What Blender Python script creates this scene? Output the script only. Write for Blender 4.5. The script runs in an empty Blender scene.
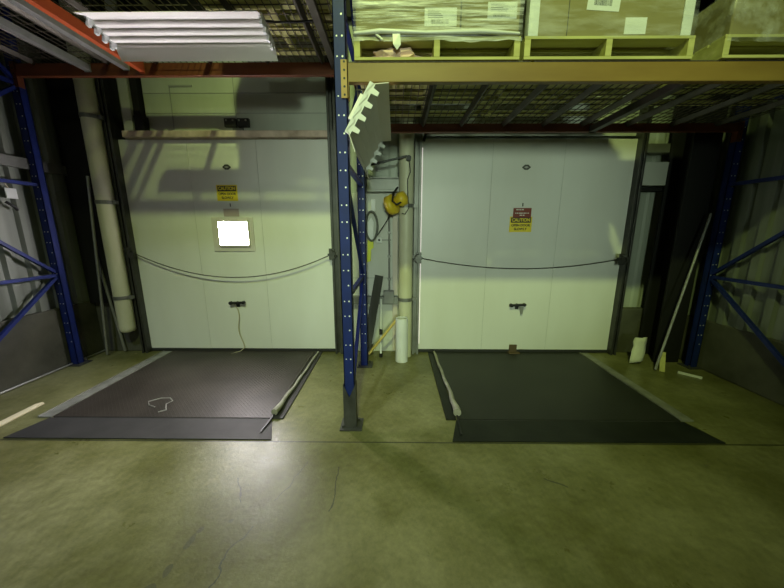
import bpy, bmesh, math, random
from mathutils import Vector, Matrix, noise
random.seed(7)
S = bpy.context.scene
COL = S.collection
PI = math.pi

# ------------------------------------------------------------------ materials
def mat(name, c, rough=.6, metal=0., c2=None, nscale=4., namt=.5, bump=0., bscale=40., stretch=(1,1,1), spec=.5, detail=5.):
    m = bpy.data.materials.new(name); m.use_nodes = True
    nt = m.node_tree; N = nt.nodes; L = nt.links
    b = N['Principled BSDF']
    b.inputs['Roughness'].default_value = rough
    b.inputs['Metallic'].default_value = metal
    b.inputs['Specular IOR Level'].default_value = spec
    if c2 is None: c2 = tuple(x*.78 for x in c)
    tc = N.new('ShaderNodeTexCoord'); mp = N.new('ShaderNodeMapping')
    mp.inputs['Scale'].default_value = stretch
    L.new(tc.outputs['Object'], mp.inputs[0])
    n = N.new('ShaderNodeTexNoise'); n.inputs['Scale'].default_value = nscale; n.inputs['Detail'].default_value = detail
    L.new(mp.outputs[0], n.inputs['Vector'])
    r = N.new('ShaderNodeValToRGB')
    r.color_ramp.elements[0].position = .5-.5*(1-namt)-.0 if namt < 1 else .0
    r.color_ramp.elements[0].position = .5-.25; r.color_ramp.elements[1].position = .5+.25
    r.color_ramp.elements[0].color = (*[c[i]*(1-namt)+c2[i]*namt for i in range(3)], 1)
    r.color_ramp.elements[1].color = (*c, 1)
    L.new(n.outputs['Fac'], r.inputs[0]); L.new(r.outputs[0], b.inputs['Base Color'])
    if bump:
        n2 = N.new('ShaderNodeTexNoise'); n2.inputs['Scale'].default_value = bscale; n2.inputs['Detail'].default_value = 4
        L.new(mp.outputs[0], n2.inputs['Vector'])
        bp = N.new('ShaderNodeBump'); bp.inputs['Strength'].default_value = bump; bp.inputs['Distance'].default_value = .01
        L.new(n2.outputs['Fac'], bp.inputs['Height']); L.new(bp.outputs[0], b.inputs['Normal'])
    return m

def emis(name, c, s):
    m = bpy.data.materials.new(name); m.use_nodes = True
    b = m.node_tree.nodes['Principled BSDF']
    b.inputs['Base Color'].default_value = (.8, .8, .8, 1); b.inputs['Roughness'].default_value = .4
    b.inputs['Emission Color'].default_value = (*c, 1); b.inputs['Emission Strength'].default_value = s
    return m

M = {}
M['doorwhite'] = mat('insulated_door_skin', (.74,.75,.74), .38, 0, (.62,.62,.58), 1.6, .8, .05, 3, (1,1,.35))
M['seam'] = mat('door_joint', (.34,.35,.34), .7)
M['rubber'] = mat('black_rubber', (.02,.02,.02), .7)
M['wall'] = mat('painted_metal_wall', (.50,.54,.48), .5, 0, (.30,.33,.28), 2.2, .9, .03, 6, (2,2,.25))
M['wallwhite'] = mat('white_wall_panel', (.62,.64,.60), .5, 0, (.45,.46,.42), 2., .8, .03, 8, (1,1,.4))
M['sheet'] = mat('corrugated_sheet', (.27,.295,.25), .5, .0, (.09,.105,.08), 2.0, 1., .04, 6, (3,3,.18))
M['concrete'] = mat('concrete_kerb', (.115,.115,.085), .85, 0, (.045,.045,.032), 2.5, 1., .35, 30)
M['dark'] = mat('dark_steel', (.009,.0085,.0075), .7, .1, (.005,.005,.005), 5, .8)
M['track'] = mat('door_track_steel', (.10,.10,.095), .4, .7, (.05,.05,.045), 6, .8)
M['galv'] = mat('galvanised_steel', (.46,.46,.44), .38, .6, (.30,.30,.28), 12, .8)
M['greysteel'] = mat('grey_steel', (.22,.225,.215), .45, .4, (.13,.13,.12), 6, .8)
M['cream'] = mat('cream_pipe', (.66,.66,.52), .45, 0, (.47,.45,.30), 2.2, .9, .05, 14, (1,1,.6))
M['blue'] = mat('blue_rack_paint', (.009,.022,.17), .5, .0, (.006,.014,.09), 7, .8, .04, 30, spec=.3)
M['dot'] = mat('bare_slot_edge', (.75,.78,.8), .4, .2)
M['guard'] = mat('scuffed_grey_paint', (.075,.075,.075), .5, .2, (.03,.03,.03), 10, 1., .1, 40)
M['yellow'] = mat('ochre_beam_paint', (.25,.165,.035), .45, 0, (.17,.10,.02), 3, .9, .03, 20, (.6,3,3))
M['tanplate'] = mat('tan_connector_paint', (.48,.32,.10), .45, 0, (.34,.2,.05), 10, .9)
M['orange'] = mat('rust_orange_beam_paint', (.20,.05,.015), .5, 0, (.10,.024,.008), 3, .9, .03, 20, (.6,3,3))
M['redor'] = mat('bright_orange_paint', (.42,.075,.02), .45, 0, (.40,.07,.02), 5, .8)
M['wire'] = mat('deck_wire', (.10,.085,.065), .5, .5)
M['chan'] = mat('deck_channel', (.11,.10,.08), .45, .5, (.06,.05,.04), 8, .9)
M['wood'] = mat('pallet_wood', (.54,.53,.20), .75, 0, (.37,.35,.12), 6, .9, .1, 30, (.5,4,4))
M['card'] = mat('cardboard', (.26,.225,.09), .8, 0, (.20,.17,.065), 3, .8)
M['paper'] = mat('label_paper', (.72,.74,.72), .7)
M['ink'] = mat('black_ink', (.02,.02,.02), .6)
M['fixture'] = mat('white_enamel', (.86,.83,.80), .45, 0, (.80,.77,.74), 3, .7)
M['tube'] = mat('frosted_tube', (.82,.80,.77), .25)
M['signyel'] = mat('sign_yellow', (.85,.68,.03), .45, 0, (.74,.58,.03), 5, .6)
M['signred'] = mat('sign_dark_red', (.22,.035,.02), .45)
M['signwhite'] = mat('sign_white', (.75,.72,.68), .5)
M['plate'] = mat('faded_pink_plate', (.46,.38,.36), .55)
M['litpaper'] = mat('window_lit_paper', (.78,.56,.48), .7)  # pink glow of the window put into the paper colour
M['frame'] = mat('window_frame_grey', (.62,.58,.56), .45)
M['reel'] = mat('yellow_plastic', (.85,.64,.04), .4, 0, (.6,.42,.02), 8, .8)
M['hivis'] = mat('fluorescent_yellow', (.72,.78,.03), .5)
M['white'] = mat('white_plastic', (.75,.77,.77), .4)
M['hose'] = mat('grey_hose', (.13,.14,.12), .5)
M['black'] = mat('black_cable', (.012,.012,.012), .5)
M['rope'] = mat('dark_rope', (.06,.055,.05), .8)
M['cord'] = mat('beige_cord', (.52,.46,.34), .8)
M['plank'] = mat('dark_grey_board', (.05,.05,.045), .7, 0, (.025,.025,.02), 6, .9, .1, 30, (4,4,.4))
M['stick'] = mat('yellow_wood_stick', (.68,.53,.16), .6, 0, (.5,.36,.1), 8, .7)
M['palewood'] = mat('pale_wood_strip', (.80,.72,.50), .6, 0, (.66,.56,.36), 8, .8)
M['foam'] = mat('grey_foam_seal', (.40,.39,.33), .8, 0, (.20,.19,.15), 9, 1., .4, 30)
M['cooltone'] = mat('conduit_paint', (.58,.52,.46), .5)
M['ledge'] = mat('ledge_window_light', (.82,.66,.58), .6, 0, (.34,.24,.18), 6, .9, .2, 20)  # pink window light put into the base colour; the dark noise is dirt
M['brown'] = mat('brown_block', (.10,.065,.035), .8)
M['edge'] = mat('worn_steel_edge', (.34,.34,.31), .5, .4, (.17,.17,.15), 9, 1., .15, 40)
M['day'] = emis('daylight_through_gap', (1,.80,.80), .55)
M['pane'] = emis('bright_frosted_pane', (1,.93,.97), 250)
M['ceil'] = mat('dark_roof', (.05,.05,.05), .9)
M['trans'] = mat('transom_panel', (.58,.61,.55), .45, 0, (.40,.43,.37), 2, .9, .03, 5, (1,1,.3))
M['bagwhite'] = mat('white_paper', (.72,.74,.66), .7, 0, (.5,.5,.42), 6, .7, .2, 12)
M['wraptail'] = mat('bunched_wrap', (.72,.74,.70), .3)

def mat_floor():
    m = bpy.data.materials.new('sealed_concrete'); m.use_nodes = True
    nt = m.node_tree; N = nt.nodes; L = nt.links; b = N['Principled BSDF']
    tc = N.new('ShaderNodeTexCoord')
    def nz(sc, det=6, rough=.6, mapscale=None):
        n = N.new('ShaderNodeTexNoise'); n.inputs['Scale'].default_value = sc; n.inputs['Detail'].default_value = det
        n.inputs['Roughness'].default_value = rough
        if mapscale:
            mp = N.new('ShaderNodeMapping'); mp.inputs['Scale'].default_value = mapscale
            L.new(tc.outputs['Object'], mp.inputs[0]); L.new(mp.outputs[0], n.inputs['Vector'])
        else: L.new(tc.outputs['Object'], n.inputs['Vector'])
        return n.outputs['Fac']
    def ramp(f, p0, c0, p1, c1):
        r = N.new('ShaderNodeValToRGB'); e = r.color_ramp.elements
        e[0].position = p0; e[0].color = (*c0, 1); e[1].position = p1; e[1].color = (*c1, 1)
        L.new(f, r.inputs[0]); return r.outputs[0]
    def mix(f, a, c, mode='MIX'):
        x = N.new('ShaderNodeMix'); x.data_type = 'RGBA'; x.blend_type = mode
        if isinstance(f, float): x.inputs[0].default_value = f
        else: L.new(f, x.inputs[0])
        L.new(a, x.inputs[6])
        if isinstance(c, tuple): x.inputs[7].default_value = (*c, 1)
        else: L.new(c, x.inputs[7])
        return x.outputs[2]
    def math_(op, a, bb=None, clamp=False):
        x = N.new('ShaderNodeMath'); x.operation = op; x.use_clamp = clamp
        for i, v in ((0, a), (1, bb)):
            if v is None: continue
            if isinstance(v, (int, float)): x.inputs[i].default_value = v
            else: L.new(v, x.inputs[i])
        return x.outputs[0]
    base = ramp(nz(1.1, 7, .62), .36, FL_A, .64, FL_B)
    blot = ramp(nz(1.6, 8, .72), .46, (0,0,0), .72, (1,1,1))
    base = mix(math_('MULTIPLY', blot, .8), base, FL_C)
    fine = ramp(nz(26, 6, .7), .30, (.72,.72,.72), .70, (1.08,1.08,1.08))
    base = mix(1., base, fine, 'MULTIPLY')
    # joints, cracks and drips with a shape of their own
    sep = N.new('ShaderNodeSeparateXYZ'); 
    wob = N.new('ShaderNodeTexNoise'); wob.inputs['Scale'].default_value = 3.; wob.inputs['Detail'].default_value = 5
    L.new(tc.outputs['Object'], wob.inputs['Vector'])
    L.new(tc.outputs['Object'], sep.inputs[0])
    X, Y = sep.outputs[0], sep.outputs[1]
    w = math_('MULTIPLY', math_('SUBTRACT', wob.outputs['Fac'], .5), .22)
    def seg(x0, y0, x1, y1, th, wobble=True):
        dx, dy = x1-x0, y1-y0; ln = math.hypot(dx, dy); dx /= ln; dy /= ln
        px = math_('SUBTRACT', X, x0); py = math_('SUBTRACT', Y, y0)
        t = math_('ADD', math_('MULTIPLY', px, dx), math_('MULTIPLY', py, dy))
        d = math_('ADD', math_('MULTIPLY', px, -dy), math_('MULTIPLY', py, dx))
        if wobble: d = math_('ADD', d, w)
        d = math_('ABSOLUTE', d)
        a = math_('LESS_THAN', d, th)
        return math_('MULTIPLY', math_('MULTIPLY', a, math_('GREATER_THAN', t, 0.)), math_('LESS_THAN', t, ln))
    j = math_('LESS_THAN', math_('ABSOLUTE', math_('SUBTRACT', Y, 2.165)), .007)
    base = mix(math_('MULTIPLY', j, .8), base, (.02,.02,.015))
    for s in ((-.80,1.45,-.92,.95,.0035), (-.38,1.9,-.42,1.55,.004), (-.62,1.95,-.75,1.62,.003), (-1.05,1.8,-.95,1.6,.003), (1.0,1.8,1.12,1.72,.006)):
        base = mix(math_('MULTIPLY', seg(*s), .75), base, (.03,.035,.025))
    def drip(x, y, rx, ry):
        a = math_('DIVIDE', math_('ADD', math_('SUBTRACT', X, x), w), rx); c = math_('DIVIDE', math_('SUBTRACT', math_('SUBTRACT', Y, y), w), ry)
        return math_('LESS_THAN', math_('ADD', math_('MULTIPLY', a, a), math_('MULTIPLY', c, c)), 1.)
    for dd in ((-1.10,1.36,.022,.045), (-1.08,1.42,.02,.02), (-1.12,1.22,.018,.03), (-.93,1.47,.014,.014), (-1.15,1.14,.02,.03)):
        base = mix(math_('MULTIPLY', drip(*dd), .6), base, (.05,.055,.035))
    L.new(base, b.inputs['Base Color'])
    rg = ramp(nz(5, 8, .7), .3, (.25,.25,.25), .7, (.42,.42,.42)); L.new(rg, b.inputs['Roughness'])
    bp = N.new('ShaderNodeBump'); bp.inputs['Strength'].default_value = .25; bp.inputs['Distance'].default_value = .01
    L.new(nz(34, 8, .75), bp.inputs['Height']); L.new(bp.outputs[0], b.inputs['Normal'])
    b.inputs['Specular IOR Level'].default_value = .30
    return m
FL_A = (.118,.116,.036); FL_B = (.24,.235,.112); FL_C = (.076,.077,.012)
M['floor'] = mat_floor()

def mat_tread(name, c, c2, strength):
    m = mat(name, c, .46, .15, c2, 2.2, 1., 0, spec=.35)
    nt = m.node_tree; N = nt.nodes; L = nt.links; b = N['Principled BSDF']
    tc = N.new('ShaderNodeTexCoord'); mp = N.new('ShaderNodeMapping')
    mp.inputs['Rotation'].default_value = (0,0,PI/4)
    L.new(tc.outputs['Object'], mp.inputs[0])
    ck = N.new('ShaderNodeTexBrick'); ck.inputs['Scale'].default_value = 15
    ck.inputs['Mortar Size'].default_value = .035; ck.inputs['Brick Width'].default_value = .8; ck.inputs['Row Height'].default_value = .4
    L.new(mp.outputs[0], ck.inputs['Vector'])
    bp = N.new('ShaderNodeBump'); bp.inputs['Strength'].default_value = strength; bp.inputs['Distance'].default_value = .02
    L.new(ck.outputs['Fac'], bp.inputs['Height']); L.new(bp.outputs[0], b.inputs['Normal'])
    return m
M['tread'] = mat_tread('brown_tread_plate', (.060,.050,.042), (.022,.017,.014), 1.)
M['tread2'] = mat_tread('green_black_tread_plate', (.026,.028,.022), (.014,.015,.012), .5)
M['lip'] = mat('dark_steel_lip', (.055,.052,.052), .58, .2, (.035,.034,.034), 4, 1., .06, 20, spec=.2)
M['lip2'] = mat('green_black_lip', (.026,.029,.023), .45, .3, (.012,.014,.011), 4, 1., .06, 20, spec=.2)

def mat_wrap(name, lo, hi, scale, stretch):
    m = bpy.data.materials.new(name); m.use_nodes = True
    nt = m.node_tree; N = nt.nodes; L = nt.links
    for n in list(N): N.remove(n)
    out = N.new('ShaderNodeOutputMaterial'); mx = N.new('ShaderNodeMixShader')
    tr = N.new('ShaderNodeBsdfTransparent'); tr.inputs[0].default_value = (.97,.98,.97,1)
    p = N.new('ShaderNodeBsdfPrincipled'); p.inputs['Base Color'].default_value = (.78,.80,.77,1); p.inputs['Roughness'].default_value = .22
    tc = N.new('ShaderNodeTexCoord'); mp = N.new('ShaderNodeMapping'); mp.inputs['Scale'].default_value = stretch
    n = N.new('ShaderNodeTexNoise'); n.inputs['Scale'].default_value = scale; n.inputs['Detail'].default_value = 6; n.inputs['Roughness'].default_value = .65
    r = N.new('ShaderNodeValToRGB'); r.color_ramp.elements[0].position = .45; r.color_ramp.elements[1].position = .72
    r.color_ramp.elements[0].color = (lo,lo,lo,1); r.color_ramp.elements[1].color = (hi,hi,hi,1)
    L.new(tc.outputs['Object'], mp.inputs[0]); L.new(mp.outputs[0], n.inputs['Vector']); L.new(n.outputs['Fac'], r.inputs[0])
    bp = N.new('ShaderNodeBump'); bp.inputs['Strength'].default_value = .6; bp.inputs['Distance'].default_value = .01
    L.new(n.outputs['Fac'], bp.inputs['Height']); L.new(bp.outputs[0], p.inputs['Normal'])
    L.new(r.outputs[0], mx.inputs[0]); L.new(tr.outputs[0], mx.inputs[1]); L.new(p.outputs[0], mx.inputs[2])
    L.new(mx.outputs[0], out.inputs[0])
    return m
M['wrapA'] = mat_wrap('clear_film_pulled_tight', .06, .95, 7, (.35,.35,6))
M['wrapB'] = mat_wrap('clear_film_thin', .02, .30, 5, (.6,.6,3))
M['wrapC'] = mat_wrap('clear_film_creased', .03, .45, 5, (1.5,1.5,1.5))

# ------------------------------------------------------------------ mesh builder
class MB:
    def __init__(s): s.v = []; s.f = []; s.m = []; s.sm = []
    def add(s, vs, fs, m=0, smooth=False):
        o = len(s.v); s.v += [Vector(v) for v in vs]
        for f in fs: s.f.append([i+o for i in f]); s.m.append(m); s.sm.append(smooth)
        return s
    def box(s, x0, x1, y0, y1, z0, z1, m=0):
        v = [(x,y,z) for x in (x0,x1) for y in (y0,y1) for z in (z0,z1)]
        return s.add(v, [(0,1,3,2),(4,6,7,5),(0,4,5,1),(2,3,7,6),(0,2,6,4),(1,5,7,3)], m)
    def bar(s, a, b, w, h, up=(0,0,1), m=0):
        a = Vector(a); b = Vector(b); d = (b-a).normalized(); u = Vector(up)
        if abs(d.dot(u)) > .98: u = Vector((0,1,0))
        r = d.cross(u).normalized(); u = r.cross(d)
        v = []
        for p in (a, b):
            for i, j in ((-1,-1),(1,-1),(1,1),(-1,1)): v.append(p + r*i*w/2 + u*j*h/2)
        return s.add(v, [(0,1,2,3),(7,6,5,4),(0,4,5,1),(1,5,6,2),(2,6,7,3),(3,7,4,0)], m)
    def tube(s, pts, r, n=10, m=0, closed=False):
        P = [Vector(p) for p in pts]; k = len(P); vs = []; fs = []
        R = r if isinstance(r, (list, tuple)) else [r]*k
        u = None
        for i in range(k):
            if closed: d = P[(i+1) % k]-P[i-1]
            else: d = P[min(i+1,k-1)]-P[max(i-1,0)]
            d.normalize()
            if u is None:
                u = Vector((0,0,1)) if abs(d.z) < .9 else Vector((0,1,0))
            u = (u-d*u.dot(d)).normalized(); w = d.cross(u)
            for j in range(n):
                a = 2*PI*j/n; vs.append(P[i]+(u*math.cos(a)+w*math.sin(a))*R[i])
        for i in range(k if closed else k-1):
            i2 = (i+1) % k
            for j in range(n):
                j2 = (j+1) % n; fs.append((i*n+j, i*n+j2, i2*n+j2, i2*n+j))
        s.add(vs, fs, m, True)
        if not closed:
            s.add(vs[:n], [tuple(range(n-1,-1,-1))], m); s.add(vs[-n:], [tuple(range(n))], m)
        return s
    def cyl(s, a, b, r, n=16, m=0): return s.tube([a, b], r, n, m)
    def hollow(s, c, r, ri, z0, z1, n=24, m=0):
        vs = []
        for z, rr in ((z0,ri),(z0,r),(z1,r),(z1,ri)):
            for j in range(n):
                a = 2*PI*j/n; vs.append((c[0]+rr*math.cos(a), c[1]+rr*math.sin(a), z))
        fs = []
        for k in range(4):
            k2 = (k+1) % 4
            for j in range(n):
                j2 = (j+1) % n; fs.append((k*n+j, k*n+j2, k2*n+j2, k2*n+j))
        return s.add(vs, fs, m, False)
    def prism(s, prof, ax, a, b, m=0, caps=True):
        """closed 2D profile extruded along axis ax ('x': prof=(y,z), 'y': prof=(x,z), 'z': prof=(x,y))"""
        def P(p, t): return {'x': (t,p[0],p[1]), 'y': (p[0],t,p[1]), 'z': (p[0],p[1],t)}[ax]
        n = len(prof); vs = [P(p,a) for p in prof]+[P(p,b) for p in prof]
        fs = [(i,(i+1) % n,(i+1) % n+n,i+n) for i in range(n)]
        if caps: fs += [tuple(range(n-1,-1,-1)), tuple(range(n,2*n))]
        return s.add(vs, fs, m)
    def sheet(s, prof, ax, a, b, th, m=0):
        """open polyline with thickness extruded along ax"""
        n = len(prof); nor = []
        for i in range(n):
            d = Vector(prof[min(i+1,n-1)])-Vector(prof[max(i-1,0)]); d.normalize(); nor.append(Vector((-d.y,d.x)))
        full = [Vector(p) for p in prof]+[Vector(prof[i])+nor[i]*th for i in range(n-1,-1,-1)]
        def P(p, t): return {'x': (t,p[0],p[1]), 'y': (p[0],t,p[1]), 'z': (p[0],p[1],t)}[ax]
        k = 2*n; vs = [P(p,a) for p in full]+[P(p,b) for p in full]
        fs = [(i,(i+1) % k,(i+1) % k+k,i+k) for i in range(k)]
        for i in range(n-1):
            fs += [(i, k-1-i, k-2-i, i+1), (k+i, k+i+1, 2*k-2-i, 2*k-1-i)]
        return s.add(vs, fs, m)
    def disc(s, c, r, axis, n=8, m=0):
        vs = []
        for j in range(n):
            a = 2*PI*j/n
            if axis == 'y': vs.append((c[0]+r*math.cos(a), c[1], c[2]+r*math.sin(a)))
            elif axis == 'x': vs.append((c[0], c[1]+r*math.cos(a), c[2]+r*math.sin(a)))
            else: vs.append((c[0]+r*math.cos(a), c[1]+r*math.sin(a), c[2]))
        return s.add(vs, [tuple(range(n))], m)
    def xf(s, Mx):
        s.v = [Mx @ v for v in s.v]; return s
    def build(s, name, mats, parent=None, bevel=0, recalc=True):
        if not isinstance(mats, (list, tuple)): mats = [mats]
        me = bpy.data.meshes.new(name)
        if parent is not None: off = WORLD[parent.name]
        else:
            xs = [v.x for v in s.v]; ys = [v.y for v in s.v]; zs = [v.z for v in s.v]
            off = Vector(((min(xs)+max(xs))/2, (min(ys)+max(ys))/2, min(zs)))
        me.from_pydata([tuple(v-off) for v in s.v], [], s.f)
        for mm in mats: me.materials.append(M[mm] if isinstance(mm, str) else mm)
        for i, p in enumerate(me.polygons): p.material_index = s.m[i]; p.use_smooth = s.sm[i]
        if recalc:
            bm = bmesh.new(); bm.from_mesh(me); bmesh.ops.recalc_face_normals(bm, faces=bm.faces); bm.to_mesh(me); bm.free()
        o = bpy.data.objects.new(name, me); COL.objects.link(o)
        if parent is None: o.location = off
        else: o.parent = parent
        WORLD[o.name] = off
        if bevel:
            b = o.modifiers.new('bevel', 'BEVEL'); b.width = bevel; b.segments = 2; b.limit_method = 'ANGLE'; b.angle_limit = .6
        return o
WORLD = {}
def thing(name, label, cat, loc, group=None):
    o = bpy.data.objects.new(name, None); COL.objects.link(o); o.location = loc; o.empty_display_size = .1
    WORLD[o.name] = Vector(loc); o['label'] = label; o['category'] = cat
    if group: o['group'] = group
    return o
def tag(o, label, cat, group=None):
    o['label'] = label; o['category'] = cat
    if group: o['group'] = group
    return o
def struct(o, label=None, cat=None):
    o['kind'] = 'structure'
    if label: o['label'] = label
    if cat: o['category'] = cat
    return o
def text_mesh(name, txt, size, loc, m, parent, extrude=.0006, rot=(PI/2,0,0), sx=1.):
    c = bpy.data.curves.new(name, 'FONT'); c.body = txt; c.size = size; c.align_x = 'CENTER'; c.align_y = 'CENTER'; c.extrude = extrude
    c.offset = size*.032
    t = bpy.data.objects.new(name+'_src', c); COL.objects.link(t)
    dg = bpy.context.evaluated_depsgraph_get(); dg.update()
    me = bpy.data.meshes.new_from_object(t.evaluated_get(dg))
    COL.objects.unlink(t); bpy.data.objects.remove(t); bpy.data.curves.remove(c)
    from mathutils import Euler
    R = Euler(rot).to_matrix().to_4x4()
    k = sx/(max(v.co.x for v in me.vertices)-min(v.co.x for v in me.vertices))     # sx = wanted width
    me.transform(Matrix.Translation(Vector(loc)-WORLD[parent.name]) @ R @ Matrix.Diagonal((k,1,1,1)))
    me.materials.clear(); me.materials.append(M[m])
    o = bpy.data.objects.new(name, me); COL.objects.link(o); o.parent = parent
    WORLD[o.name] = Vector(WORLD[parent.name])
    return o

# ------------------------------------------------------------------ room shell
XL, XR, YW, DY = -4.05, 3.72, 4.14, 4.03      # side walls, front wall, face of the dock doors
struct(MB().box(-6,6,-4.3,4.3,-.1,0).build('floor', 'floor'), 'grey green sealed concrete warehouse floor with cracks', 'floor')

def corr(a0, a1, base, depth, pitch, sgn):
    pts = []; a = a0
    while a < a1:
        for fr, d in ((0,0),(.55,0),(.65,1),(.9,1)):
            t = a+fr*pitch
            if t <= a1: pts.append((t, base+sgn*d*depth))
        a += pitch
    pts.append((a1, base)); return pts
mb = MB()
mb.sheet(corr(XL-.1, XR+.1, YW+.03, .012, .30, -1), 'z', 0, 7.5, .02)
struct(mb.build('wall_front', 'wall'), 'pale green metal warehouse wall around the dock doors', 'wall')
mb = MB()
prof = [(y, x) for y, x in corr(-4.5, YW+.02, XL-.03, .035, .21, 1)]
mb.sheet([(x, y) for y, x in prof], 'z', .72, 7.5, .02)
struct(mb.build('wall_left', 'sheet'), 'corrugated metal wall on the left', 'wall')
mb = MB()
prof = [(y, x) for y, x in corr(-4.5, YW+.02, XR+.03, .035, .21, -1)]
mb.sheet([(x, y) for y, x in prof], 'z', .60, 7.5, .02)
struct(mb.build('wall_right', 'sheet'), 'corrugated metal wall on the right', 'wall')
struct(MB().box(-6,6,-6,4.3,7.5,7.6).build('ceiling', 'ceil'), 'dark warehouse roof', 'ceiling')
struct(MB().box(XL-.2, XL+.02, -4.5, YW, 0, .72).build('baseboard_left', 'concrete', bevel=.015), 'stained concrete kerb under the left wall', 'kerb')
struct(MB().box(XR-.02, XR+.2, -4.5, YW, 0, .60).build('baseboard_right', 'concrete', bevel=.015), 'stained concrete kerb under the right wall', 'kerb')
struct(MB().box(XL+.02, -3.44, 4.02, YW, 0, .70).build('baseboard_front', 'concrete', bevel=.012), 'concrete kerb on the front wall left of the left door', 'kerb')
struct(MB().box(2.98, XR-.02, 4.04, YW, 0, .62).build('baseboard_corner', 'concrete', bevel=.012), 'concrete kerb on the front wall right of the right door', 'kerb')
# girt on the left wall
struct(MB().box(XL-.0, XL+.06, -4.0, 4.0, 2.29, 2.40).build('trim_1', 'greysteel'), 'grey steel rail along the left wall', 'rail')
# white lining between the doors
mb = MB(); mb.box(-.70, .24, 4.07, YW, .0, 2.10); mb.box(-.70,.24,4.065,4.07,1.02,1.026,1)
struct(mb.build('trim_2', ['wallwhite', 'seam']), 'white wall lining between the two doors', 'wall lining')
struct(MB().box(-.69, .06, 3.99, 4.07, .68, .785).build('trim_3', 'greysteel', bevel=.004), 'dark grey rail low on the lining between the doors', 'rail')
o = MB(); o.box(-.47, .05, 3.95, 4.07, 2.10, 2.25); o.box(-.48,.06,3.935,4.08,2.25,2.27); o.box(-.47,.05,3.94,3.95,2.10,2.13)
struct(o.build('trim_4', 'greysteel', bevel=.004), 'grey metal ledge between the doors', 'ledge')
# transom above left door
mb = MB(); mb.box(-3.02, -.76, 4.09, YW, 2.80, 3.9)
for z in (3.02, 3.24, 3.46): mb.box(-3.02,-.76,4.085,4.09,z,z+.006,1)
mb.box(-2.70,-2.69,4.085,4.09,2.80,3.32,1); mb.box(-2.70,-2.42,4.08,4.09,3.31,3.33,1); mb.box(-1.93,-1.922,4.085,4.09,2.80,3.5,1)
struct(mb.build('trim_5', ['trans', 'seam']), 'pale panel above the left door', 'panel')
struct(MB().box(-3.24, -.78, 3.95, 4.09, 2.722, 2.795).build('trim_6', 'ledge', bevel=.008), 'dirty ledge over the left door with pink window light in its colour', 'ledge')
struct(MB().box(-3.24, -3.13, 4.0, YW, 2.80, 5).build('trim_7', 'wallwhite', bevel=.006), 'pale jamb left of the panel above the left door', 'jamb')
mb = MB(); mb.box(-3.12, -3.04, 4.03, YW, 2.80, 5); mb.box(-3.10,-2.99,3.99,4.08,2.80,2.97)
struct(mb.build('trim_8', 'dark'), 'dark strip painting the shaded recess beside the panel above the left door', 'post')  # dark strip stands in for the shade of a recess
struct(MB().box(-.755, -.60, 4.0, YW, 2.80, 5).build('trim_9', 'wallwhite', bevel=.006), 'pale jamb right of the panel above the left door', 'jamb')
# tracks
def track(n, x0, x1, label, m='track'):
    mb = MB(); mb.box(x0, x1, 4.0, YW, 0, 5.0)
    mb.box(x0, x0+.012, 3.95, 4.0, 0, 5.0); mb.box(x1-.012, x1, 3.95, 4.0, 0, 5.0); mb.box(x0, x0+.028, 3.945, 3.95, 0, 5.0); mb.box(x1-.028, x1, 3.945, 3.95, 0, 5.0)
    struct(mb.build('trim_%d' % n, m, bevel=.002), label, 'door track')
track(10, -3.435, -3.36, 'dark steel track left of the left door')
track(11, -.80, -.70, 'dark steel track right of the left door')
track(12, .235, .318, 'grey steel track left of the right door', 'greysteel')
track(13, 2.90, 2.97, 'dark steel track right of the right door')
struct(MB().box(.33, 2.9, 4.07, YW, 2.76, 4.0).build('trim_14', 'trans'), 'pale header above the right door', 'header')
struct(MB().box(XL+.06, XR-.06, 4.08, 4.15, 4.02, 7.5).build('trim_18', 'dark'), 'dark panel added for the unlit upper wall above the dock doors', 'shade panel')  # dark sheet added so the upper wall reads as unlit
# front wall right of right door
struct(MB().box(2.97, 3.72, 4.02, 4.13, 2.56, 2.66).build('trim_15', 'greysteel'), 'steel rail right of the right door', 'rail')
struct(MB().box(2.985, 3.32, 4.0, 4.13, 2.18, 2.45).build('trim_16', 'wallwhite', bevel=.005), 'pale panel high right of the right door', 'panel')
struct(MB().box(2.98, 3.72, 4.04, 4.13, 2.12, 2.16).build('trim_17', 'dark'), 'dark rail under the pale panel', 'rail')

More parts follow.
